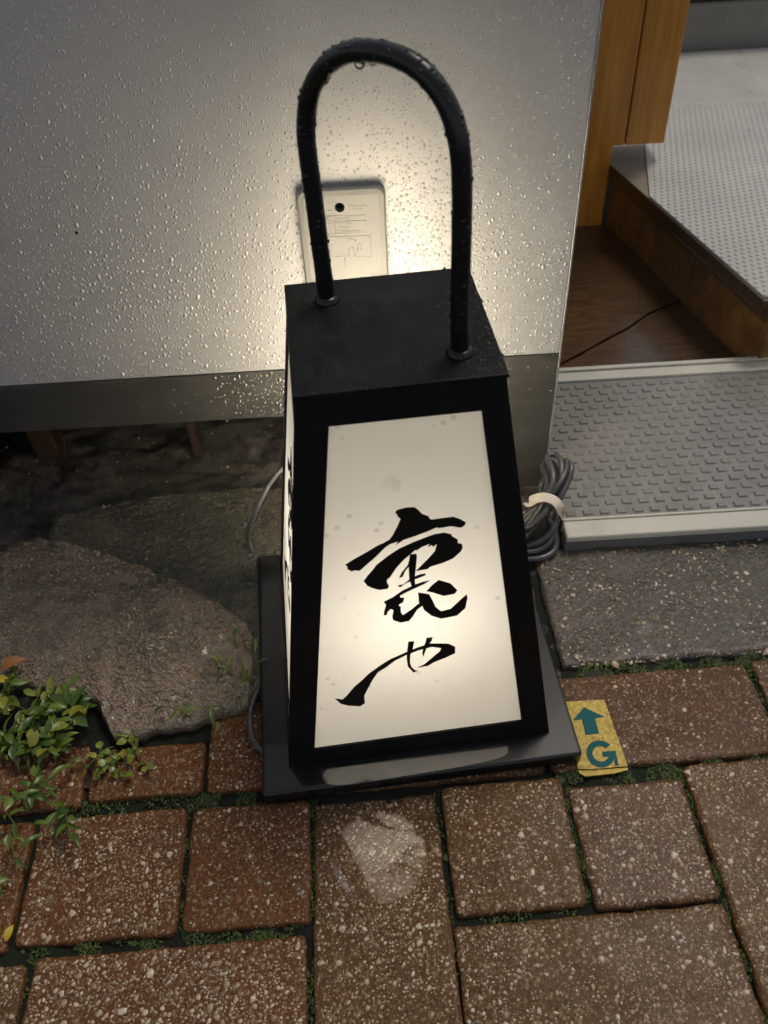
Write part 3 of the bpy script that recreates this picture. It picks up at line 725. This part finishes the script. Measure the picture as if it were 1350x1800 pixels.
# ================================================================== LANTERN
LX, LY, LA = .00984, .47602, .0768
W1, W2, W3, HL, TZ = .26369, .2187, .12652, .33809, .015
lan = empty('floor_lantern', (LX, LY, 0), LA); tag(lan, 'lit black metal floor lantern with arched handle and black brush lettering', 'lantern')
lc, ls = math.cos(LA), math.sin(LA)
def toloc(P): x, y = P[0]-LX, P[1]-LY; return np.array([lc*x+ls*y, -ls*x+lc*y, P[2]])
def dirw(v): return np.array([lc*v[0]-ls*v[1], ls*v[0]+lc*v[1], v[2]])
hb, ht = W2/2, W3/2; ZB, ZTp = TZ+.0005, TZ+HL
fn = np.array([0, -HL, (hb-ht)*-1.0]); fn = np.array([0, -HL, hb-ht]); fn /= np.linalg.norm(fn)   # outward normal of the front face, local
fP = np.array([0, -hb, TZ])
def front(u, v, off=0.0):
    """photo pixel -> local point on the front face"""
    Pw = dirw(fP+fn*off)+np.array([LX, LY, 0]); return toloc(onplane(u, v, Pw, dirw(fn)))
def rot(P, k):
    x, y, z = P
    for _ in range(k): x, y = -y, x
    return (x, y, z)
box('base_plate', -W1/2, W1/2, -W1/2, W1/2, .0005, TZ, M['plate'], lan, .0028, 4)
def frame(name, k, inner, mat, th=.002, grow=0.0):
    o = [(-hb, -hb, ZB), (hb, -hb, ZB), (ht, -ht, ZTp), (-ht, -ht, ZTp)]
    i_ = inner; back = -fn*th
    Vv = [np.array(p)+fn*grow for p in o]+[np.array(p)+fn*grow for p in i_]+[np.array(p)+back for p in o]+[np.array(p)+back for p in i_]
    Fc = []
    for a in range(4):
        b = (a+1) % 4; Fc += [(a, b, 4+b, 4+a), (8+b, 8+a, 12+a, 12+b), (4+a, 4+b, 12+b, 12+a), (b, a, 8+a, 8+b)]
    return mesh(name, [rot(p, k) for p in Vv], Fc, mat, lan, smooth=False)
def lerpface(s, t):   # s -1..1 across, t 0..1 up the face
    h = hb+(ht-hb)*t; return np.array([s*h, -h, ZB+(ZTp-ZB)*t])
inn_f = [front(553, 1318), front(917, 1268), front(847, 722), front(578, 750)]
inn_s = [lerpface(-.93, .055), lerpface(.90, .055), lerpface(.88, .93), lerpface(-.90, .93)]
def quadpanel(name, k, inner, mat, ov, off):
    c = sum(inner)/4; P = [p+(p-c)/np.linalg.norm(p-c)*ov for p in inner]
    Vv = [p+fn*off for p in P]+[p+fn*(off-.0012) for p in P]
    Fc = [(0, 1, 2, 3)]
    return mesh(name, [rot(p, k) for p in Vv[:4]], Fc, mat, lan, smooth=False)
for k in range(4):
    inn = inn_f if k == 0 else inn_s
    frame('frame', k, inn, M['black'])
    fr = frame('reflector', k, inn, M['liner'], th=.0006)
    for v_ in fr.data.vertices: v_.co = Vector(v_.co)-Vector(rot(fn, k))*.0026
pf = quadpanel('panel', 0, inn_f, M['panel'], .004, -.0022); pf['label'] = 'glowing cream front panel with black brush lettering'
quadpanel('panel', 1, inn_s, M['panel_side'], .002, -.0021)
quadpanel('panel', 2, inn_s, M['panel_back'], .002, -.0021)
side_left = quadpanel('panel', 3, inn_s, M['panel_side'], .002, -.0021)
ce = ht+.0016
box('cap', -ce, ce, -ce, ce, ZTp-.001, ZTp+.0022, M['cap'], lan, .0007)
box('reflector', -ht+.004, ht-.004, -ht+.004, ht-.004, ZTp-.004, ZTp-.002, M['liner'], lan)
box('reflector', -hb+.006, hb-.006, -hb+.006, hb-.006, TZ+.0006, TZ+.002, M['liner'], lan)
# bulb on its socket
prof = [(0, .0), (.014, .001), (.020, .010), (.027, .028), (.0295, .045), (.027, .060), (.019, .071), (.009, .0765), (0, .078)]
BV, BF = [], []; ns = 20; BZ = .110
for r, z in prof:
    for k in range(ns): BV.append((max(r, .0003)*math.cos(2*PI*k/ns), max(r, .0003)*math.sin(2*PI*k/ns), BZ+z))
for i in range(len(prof)-1):
    for k in range(ns): BF.append((i*ns+k, i*ns+(k+1) % ns, (i+1)*ns+(k+1) % ns, (i+1)*ns+k))
mesh('bulb', BV, BF, M['bulb'], lan)
tube('socket', [(0, 0, TZ+.002), (0, 0, .05), (0, 0, BZ-.001)], lambda t: .022-.006*t, M['socket'], lan, 18)
# brush lettering on the front panel
K45 = 280/1260
STROKES = [
 [(165,597),(230,555),(330,500),(425,443),(470,424),(515,398),(540,365),(575,300),(605,232),(580,215),(578,200),(560,185),(572,165),(640,145),(710,140),(740,160),(775,195),(820,210),(842,240),(880,235),(950,226),(1020,217),(1075,235),(1120,262),(1110,285),(1080,303),(1000,290),(905,307),(890,300),(815,332),(720,368),(625,400),(565,440),(585,412),(520,432),(480,460),(405,535),(280,643),(235,640),(215,650),(205,640),(182,632),(185,612)],
 [(312,725),(345,680),(390,630),(410,600),(500,530),(590,470),(700,420),(790,385),(870,355),(950,342),(1005,355),(1010,370),(1055,395),(1055,425),(1088,430),(1095,460),(1080,490),(1020,545),(940,580),(840,610),(815,630),(725,645),(760,610),(820,550),(875,490),(890,430),(862,455),(850,440),(820,458),(835,430),(770,455),(735,480),(715,480),(690,505),(630,555),(570,620),(520,695),(497,712),(495,735),(512,765),(500,785),(435,795),(380,780),(340,762)],
 [(678,515),(728,510),(733,530),(722,640),(715,688),(760,672),(800,665),(800,680),(715,712),(720,757),(700,776),(690,765),(680,728),(640,745),(600,775),(580,760),(625,752),(672,715),(668,612),(640,645),(620,690),(592,700),(610,660),(660,600),(672,560)],
 [(835,720),(790,748),(720,780),(660,808),(600,840),(600,856),(633,858),(625,890),(585,915),(605,930),(605,970),(622,995),(690,950),(745,905),(770,905),(775,920),(735,950),(700,1005),(670,1040),(605,1053),(545,1035),(538,1005),(548,955),(525,945),(500,970),(495,993),(470,995),(475,960),(490,915),(470,890),(540,855),(620,800),(720,752),(780,732)],
 [(742,815),(830,830),(860,885),(880,930),(925,965),(1000,945),(1060,890),(1125,830),(1133,855),(1115,940),(1050,997),(925,1022),(850,1000),(790,955),(770,910),(750,900)],
 [(808,805),(850,760),(905,717),(1000,745),(1052,798),(1030,825),(945,842),(860,815)],
 [(85,1655),(145,1662),(175,1635),(240,1560),(300,1510),(350,1460),(440,1395),(520,1345),(640,1292),(740,1250),(830,1220),(980,1220),(1035,1245),(1035,1295),(960,1330),(870,1365),(820,1395),(737,1410),(790,1385),(850,1335),(915,1280),(925,1255),(850,1245),(740,1274),(640,1314),(560,1354),(480,1412),(425,1445),(380,1510),(345,1575),(315,1635),(322,1690),(285,1715),(190,1710),(130,1695)],
 [(665,1205),(712,1202),(700,1260),(680,1310),(678,1370),(690,1405),(715,1430),(738,1435),(705,1448),(660,1400),(652,1330),(658,1260)],
 [(808,1175),(857,1170),(850,1195),(815,1240),(795,1290),(782,1325),(775,1290),(785,1250),(800,1210)]]
for st in STROKES:
    pts = [front(570+x*K45, 860+y*K45, -.0021) for x, y in st]
    polyfill('brush_stroke', pts, fn, .0003, M['ink'], pf)
for st in STROKES:
    pts = [np.array(rot(front(570+x*K45, 860+y*K45, -.0020)*np.array([1, 1, 1])+np.array([.004, 0, 0]), 3)) for x, y in st]
    polyfill('brush_stroke', pts, np.array(rot(fn, 3)), .0003, M['ink'], side_left)
# stain high on the front panel
sp = [front(688+20*math.cos(a)*(1+.25*math.sin(3*a)), 850+15*math.sin(a), -.00205) for a in np.linspace(0, 2*PI, 18)[:-1]]
polyfill('stain', sp, fn, .00005, M['stain'], pf)
# handle: arched tube across the diagonal of the cap
hp = [(575, 530), (562, 430), (552, 350), (541, 270), (538, 222), (545, 165), (568, 122), (600, 97), (635, 89), (680, 94), (725, 113), (765, 150), (793, 200), (808, 260), (812, 330), (811, 420), (809, 520), (808, 622)]
hA, hB_ = toloc(ground(575, 533, ZTp)), toloc(ground(808, 626, ZTp))
hd = dirw(hB_-hA); hd[2] = 0; hn = np.array([-hd[1], hd[0], 0]); hn /= np.linalg.norm(hn); hW = ground(575, 533, ZTp)
hpts = [toloc(onplane(u, v, hW, hn)) for u, v in hp]
hpts[0][2] = ZTp+.001; hpts[-1][2] = ZTp+.001
hpath = catmull(hpts, 6)
HR = .0057
tube('handle', hpath, HR, M['black_gloss'], lan, 20)
for p in (hpts[0], hpts[-1]):
    prof = [(p[0], p[1], ZTp+.0018), (p[0], p[1], ZTp+.003), (p[0], p[1], ZTp+.005), (p[0], p[1], ZTp+.0062)]
    tube('weld_ring', prof, lambda t: HR+.0030*math.cos(t*1.2), M['black_gloss'], lan, 20)
# rain on the handle
DC, DR, DN, D1, D2 = [], [], [], [], []
for _ in range(520):
    i = random.randrange(2, len(hpath)-2); t = hpath[i+1]-hpath[i-1]; t /= np.linalg.norm(t)
    a = np.cross(t, [.3, .9, .2]); a /= np.linalg.norm(a); b = np.cross(t, a); w_ = random.uniform(0, 2*PI); nn = math.cos(w_)*a+math.sin(w_)*b
    DC.append(hpath[i]+t*random.uniform(-.003, .003)+nn*HR*.99); r = min(.0015, .0004+random.expovariate(1/.00035)); DR.append(r); DN.append(nn); D1.append(t); D2.append(np.cross(nn, t))
DR = np.array(DR); V, Q = domes(np.array(DC), DR, .7+.5*rng.random(len(DR)), DR*.6, np.array(D1), np.array(D2), np.array(DN), 7, .3)
stuff(bigmesh('water_drops', V, Q, M['black_gloss'], lan))
for u, v, r in ((632, 113, .0032), (655, 111, .0024), (617, 110, .0018)):
    c = toloc(onplane(u, v-6, hW, hn)); VV, FF = [], []
    for i in range(7):
        a = PI*i/6
        for k in range(10): VV.append((c[0]+r*math.sin(a)*math.cos(k*.628), c[1]+r*math.sin(a)*math.sin(k*.628), c[2]-r*.9*math.cos(a)*(1.15 if i < 3 else .8)-r*.3))
    for i in range(6):
        for k in range(10): FF.append((i*10+k, i*10+(k+1) % 10, (i+1)*10+(k+1) % 10, (i+1)*10+k))
    mesh('hanging_drop', VV, FF, M['water'], lan)

cc_ = []
while len(cc_) < 420:
    x, y = random.uniform(-ce, ce), random.uniform(-ce, ce)
    if random.random() < max(0, (x/ce-.45))*1.6+max(0, abs(y/ce)-.93)*3+.03*max(0, y/ce): cc_.append((x, y, ZTp+.00215))
C = np.array(cc_); n = len(C); rr = .0003+np.minimum(.0011, rng.exponential(.00035, n))
V, Q = domes(C, rr, .7+.5*rng.random(n), rr*.5, np.tile([1., 0, 0], (n, 1)), np.tile([0, 1., 0], (n, 1)), np.tile([0, 0, 1.], (n, 1)), 7, .3)
stuff(bigmesh('water_drops', V, Q, M['black_gloss'], lan))
# thin water standing on the plate edge and on the wet brick in front
def film(name, u0, u1, v0, v1):
    cu, cv = (u0+u1)/2, (v0+v1)/2; c = bw(cu, cv); zc_ = (-1.0+.55+TILT*(cv-237))/1000
    n = 40; V = [((bw(cu+(u1-u0)/2*math.cos(2*PI*k/n), cv+(v1-v0)/2*math.sin(2*PI*k/n))), TILT*(v1-v0)/2*math.sin(2*PI*k/n)/1000) for k in range(n)]
    o = mesh(name, [(p[0]-c[0], p[1]-c[1], z) for p, z in V], [tuple(range(n))], M['film'], None, smooth=False); o.location = (c[0], c[1], zc_); return o
structure(film('water_film', -50, 26, 250, 325))

# flat puddle of rain on the front ledge of the base plate
bl = [(575, 1352), (700, 1334), (850, 1312), (885, 1309), (893, 1318), (880, 1332), (800, 1350), (690, 1368), (610, 1380), (575, 1378), (567, 1366)]
P = catmull([toloc(ground(u, v, TZ)) for u, v in bl]+[toloc(ground(*bl[0], TZ))], 6)[:-1]
mesh('rain_puddle', [(p[0], p[1], TZ+.0006) for p in P], [tuple(range(len(P)))], M['puddle'], lan, smooth=False)
# ================================================================== CORD
co = empty('power_cord', tuple(ground(955, 960))); tag(co, 'black power cord coiled and tied beside the lantern', 'cord')
c0 = np.array(co.location)
def cpath(P, n=8): return [p-c0 for p in catmull(P, n)]
def gz(u, v, z): return ground(u, v, z)
Kc = 170/1177
def cc(x, y, z): return ground(880+x*Kc, 760+y*Kc, z)
loops = [
 [cc(200,1150,.010), cc(330,1060,.024), cc(450,900,.034), cc(560,700,.046), cc(570,560,.050), cc(520,440,.050), cc(560,350,.052), cc(650,400,.052), cc(690,560,.048), cc(670,720,.043), cc(600,900,.034), cc(420,1130,.028), cc(250,1330,.016)],
 [cc(220,1250,.006), cc(340,1120,.022), cc(500,900,.040), cc(610,700,.052), cc(640,540,.058), cc(600,400,.060), cc(570,300,.060), cc(650,270,.060), cc(730,360,.060), cc(740,520,.056), cc(710,700,.046), cc(670,900,.036), cc(680,1040,.026), cc(620,1200,.020), cc(480,1330,.014), cc(280,1390,.010)],
 [cc(240,1080,.016), cc(380,960,.030), cc(520,860,.040), cc(640,720,.050), cc(750,560,.056), cc(800,420,.058), cc(770,350,.058), cc(845,380,.058), cc(855,480,.056), cc(800,640,.050), cc(720,800,.044), cc(640,960,.034), cc(590,1060,.030), cc(640,1180,.018), cc(600,1330,.012), cc(450,1440,.007), cc(280,1460,.006)],
 [cc(260,980,.010), cc(400,900,.030), cc(560,820,.036), cc(700,700,.042), cc(700,860,.036), cc(690,1030,.028), cc(660,1180,.018), cc(680,1330,.010), cc(640,1450,.006), cc(500,1530,.005), cc(300,1550,.004)],
 [cc(230,1180,.026), cc(350,1150,.032), cc(470,1050,.038), cc(570,920,.044), cc(600,760,.046), cc(610,640,.048), cc(560,560,.046), cc(500,640,.036), cc(480,780,.030), cc(400,900,.024), cc(260,1000,.014)]]
for L in loops: tube('cord_loop', cpath(L, 6), .0034, M['cord'], co, 10)
tie = catmull([cc(300,900,.012), cc(340,860,.040), cc(420,810,.050), cc(530,790,.054), cc(640,820,.054), cc(710,890,.050), cc(735,960,.042), cc(730,1030,.022)], 8)
TV, TF = [], []
for i, p in enumerate(tie):
    d = tie[min(i+1, len(tie)-1)]-tie[max(i-1, 0)]; d /= np.linalg.norm(d); s = np.cross(d, np.array([0, -.5, .85])); s /= np.linalg.norm(s)
    q = p-c0
    nm = np.cross(s, d)
    for a, b in ((-.0048, 0), (-.0022, .0009), (-.0003, .0004), (.0003, .0004), (.0022, .0009), (.0048, 0)): TV.append(q+s*a+nm*b)
for i in range(len(tie)-1):
    for k in range(5): TF.append((i*6+k, i*6+k+1, i*6+7+k, i*6+6+k))
mesh('tie', TV, TF, M['tie'], co)
tube('tie_end', cpath([cc(725,1050,.024), cc(745,1000,.030), cc(765,950,.034), cc(775,935,.034)], 4), .0014, M['wire'], co, 6)
lf = [gz(540, 800, .10), gz(502, 818, .09), gz(474, 850, .075), gz(452, 893, .055), gz(440, 925, .035), gz(438, 950, .016), gz(447, 978, .006), gz(470, 1010, .003), gz(480, 1080, .003)]
tube('cord_run', cpath(lf, 8), .0026, M['cord'], co, 10)
lf = [gz(480, 1180, .004), gz(458, 1205, .006), gz(444, 1235, .010), gz(439, 1265, .012), gz(443, 1295, .009), gz(456, 1315, .005), gz(480, 1330, .004)]
tube('cord_run', cpath(lf, 8), .0028, M['cord'], co, 10)

# ================================================================== ARROW MARKER on the paving
K6 = 260/1114
def cs(x, y, z=.0012): p = ground(880+x*K6, 980+y*K6, z); return p
st = empty('paving_marker', tuple(cs(740, 1340))); tag(st, 'yellow paving sticker with teal arrow and letter G', 'sticker'); s0 = np.array(st.location)
q = [cs(480, 1085), cs(780, 1070), cs(835, 1225), cs(958, 1570), cs(700, 1592), cs(585, 1592)]
prism('film', [tuple((p-s0)[:2]) for p in q], -.0006, .0, M['yellow'], st)
q = [cs(585, 1596), cs(958, 1574), cs(962, 1590), cs(855, 1618), cs(640, 1640), cs(600, 1618)]
e_ = prism('folded_edge', [tuple((p-s0)[:2]) for p in q], -.0030, -.0016, M['yellow'], st)
arrow = [(628, 1130), (782, 1200), (710, 1212), (742, 1325), (640, 1337), (612, 1220), (546, 1224)]
polyfill('arrow', [cs(x, y)-s0+np.array([0, 0, .0001]) for x, y in arrow], (0, 0, 1), .0003, M['teal'], st)
GP = []
for k in range(0, 33): a = math.radians(38+k*(304/32)); GP.append((.5*math.cos(a), .5*math.sin(a)))
tail = [(.5*.766+.02, -.36), (.40, -.5), (.52, -.5), (.52, .06), (.05, .06), (.05, -.12), (.27, -.12)]
inner = []
for k in range(32, -1, -1): a = math.radians(42+k*(285/32)); inner.append((.29*math.cos(a), .29*math.sin(a)))
GP += [(.42, -.34), (.42, -.5), (.54, -.5), (.54, .07), (.06, .07), (.06, -.12), (.26, -.12)]+inner
def gmap(x, y):
    s_, t_ = x/1.04+.48, .5-y
    a = np.array([628, 1385])*(1-s_)+np.array([848, 1372])*s_; b = np.array([668, 1592])*(1-s_)+np.array([888, 1566])*s_
    r_ = a*(1-t_)+b*t_; return cs(*r_)-s0+np.array([0, 0, .0001])
polyfill('letter', [gmap(x, y) for x, y in GP], (0, 0, 1), .0003, M['teal'], st)

# ================================================================== WEEDS
def leafmesh(name, L, Wd, fold, curl, mat, notch=0):
    n = 7; V = []; Fc = []
    for i in range(n+1):
        t = i/n; wv = Wd*math.sin(PI*min(1, t**.85))**.8*(1-.15*t)*.5 if 0 < i < n else .0002
        x = L*t; z = curl*math.sin(t*PI*.8)*L-.25*curl*L*t*t*3
        V += [(x, -wv, z+fold*wv), (x, 0, z), (x, wv, z+fold*wv)]
    for i in range(n):
        for k in range(2): Fc.append((i*3+k, i*3+3+k, i*3+4+k, i*3+1+k))
    me = bpy.data.meshes.new(name); me.from_pydata(V, [], Fc); me.materials.append(mat); me.polygons.foreach_set('use_smooth', [True]*len(me.polygons)); me.update(); return me
LM = {'g': [leafmesh('leaf', .020, .0095, .5, .10, M['leaf']), leafmesh('leaf', .024, .0085, .35, .18, M['leaf']), leafmesh('leaf', .016, .010, .4, .05, M['leaf'])],
      'l': [leafmesh('leaf', .019, .012, .3, .10, M['leaf_lime']), leafmesh('leaf', .015, .011, .3, .08, M['leaf_lime'])],
      'b': [leafmesh('leaf', .034, .0075, .6, .22, M['leaf']), leafmesh('leaf', .028, .006, .6, .30, M['leaf'])],
      'r': [leafmesh('leaf', .011, .010, .25, .05, M['leaf_lime']), leafmesh('leaf', .009, .0085, .25, .05, M['leaf'])]}
def weed(px, z0, label, nst, hgt, spread, kinds, per, scale=1.0, lean=None, name='weed', group='weeds at the foot of the stone'):
    b = ground(*px, z0); r = empty(name, tuple(b)); tag(r, label, 'weed', group)
    for s_ in range(nst):
        az_ = random.uniform(0, 2*PI) if lean is None else lean+random.gauss(0, .5)
        L = hgt*random.uniform(.6, 1.15); d = np.array([math.cos(az_), math.sin(az_), 0])*spread*random.uniform(.4, 1.2)
        o_ = np.array([random.gauss(0, .008), random.gauss(0, .008), 0])
        P = [o_, o_+d*.25*L+np.array([0, 0, L*.5]), o_+d*.7*L+np.array([0, 0, L*.8]), o_+d*1.1*L+np.array([0, 0, L*.85])]
        path = catmull(P, 5); tube('stem', path, lambda t: .0008-.0004*t, M['stem'], r, 5)
        for k in range(per):
            t = .30+.70*(k+.5)/per if k < per-1 else 1.0; p = path[min(len(path)-1, int(t*(len(path)-1)))]
            me = random.choice(LM[random.choice(kinds)]); lo = link('leaf', me, r); lo.location = tuple(p)
            lo.rotation_euler = (random.gauss(0, .45), random.gauss(-.05, .4), az_+(1.1 if k % 2 else -1.1)*(1 if k < per-1 else .1)+random.gauss(0, .5))
            sc = .74*scale*random.uniform(.6, 1.25); lo.scale = (sc, sc, sc)
    return r
W = weed
W((20, 1245), 0, 'bushy weed by the left edge under the stone slab', 9, .022, 1.1, 'ggl', 6)
W((80, 1258), 0, 'bushy weed with lime leaves against the stone slab corner', 9, .024, .7, 'ggl', 5)
W((135, 1262), .005, 'broad-leaved weed touching the stone slab edge', 4, .020, .7, 'gl', 4, 1.3)
W((25, 1320), 0, 'dark green weed at the left edge over the brick row', 9, .022, 1.1, 'ggb', 5)
W((95, 1315), 0, 'leafy weed in the middle of the weed patch', 9, .022, .8, 'ggl', 5)
W((50, 1395), 0, 'low weed creeping over the brick joint', 5, .018, 1.2, 'gb', 4)
W((118, 1425), 0, 'wet weed trailing down across the reddish brick', 3, .026, 1.3, 'gb', 4, 1.05, lean=-.9)
W((12, 1450), 0, 'thin stalked weed at the left edge on the brick', 3, .034, 1.2, 'bg', 3, .9, lean=-1.3)
W((8, 1550), 0, 'small green weed at the lower left edge of the brick', 3, .018, 1.2, 'gl', 4, .9)
W((225, 1345), 0, 'small yellow-green rosette of round leaves on the brick row', 8, .011, 1.5, 'r', 4)
W((185, 1325), 0, 'tiny round-leaved weed beside the yellow-green rosette', 5, .012, 1.5, 'r', 4, .9)
GG = 'grass between stone and lantern'
W((372, 1255), .002, 'grassy runner with drooping blades below the stone slab', 2, .032, 1.5, 'b', 3, .8, lean=PI*.98, name='grass_runner', group=GG)
W((400, 1250), .004, 'grassy runner with drooping blades nearer the lantern', 2, .022, 1.4, 'b', 2, .85, lean=-2.3, name='grass_runner', group=GG)
W((440, 1200), .004, 'dark grass tuft pressed against the lantern base', 4, .022, .9, 'b', 3, .7, lean=2.2, name='grass_runner', group=GG)
W((430, 1135), .010, 'sparse grass tuft on the stone slab beside the lantern', 2, .018, 1.0, 'b', 2, .5, lean=2.4, name='grass_runner', group=GG)
def dry(px, z, mat, label, rz, sc=1.0):
    me = leafmesh('dry_leaf', .026*sc, .014*sc, .5, .25, mat); o = link('dry_leaf', me); o.location = tuple(ground(*px, z)); o.rotation_euler = (.15, -.1, rz); tag(o, label, 'leaf')
dry((2, 1178), .020, M['dry'], 'curled orange dry leaf on the stone at the left edge', .4, .9)
dry((-6, 1195), .020, M['dry_yellow'], 'small yellow leaf at the left edge below the orange one', -.3, .6)
dry((10, 1655), .003, M['dry_yellow'], 'slim yellow blade lying on the joint at the lower left', 1.3, .45)
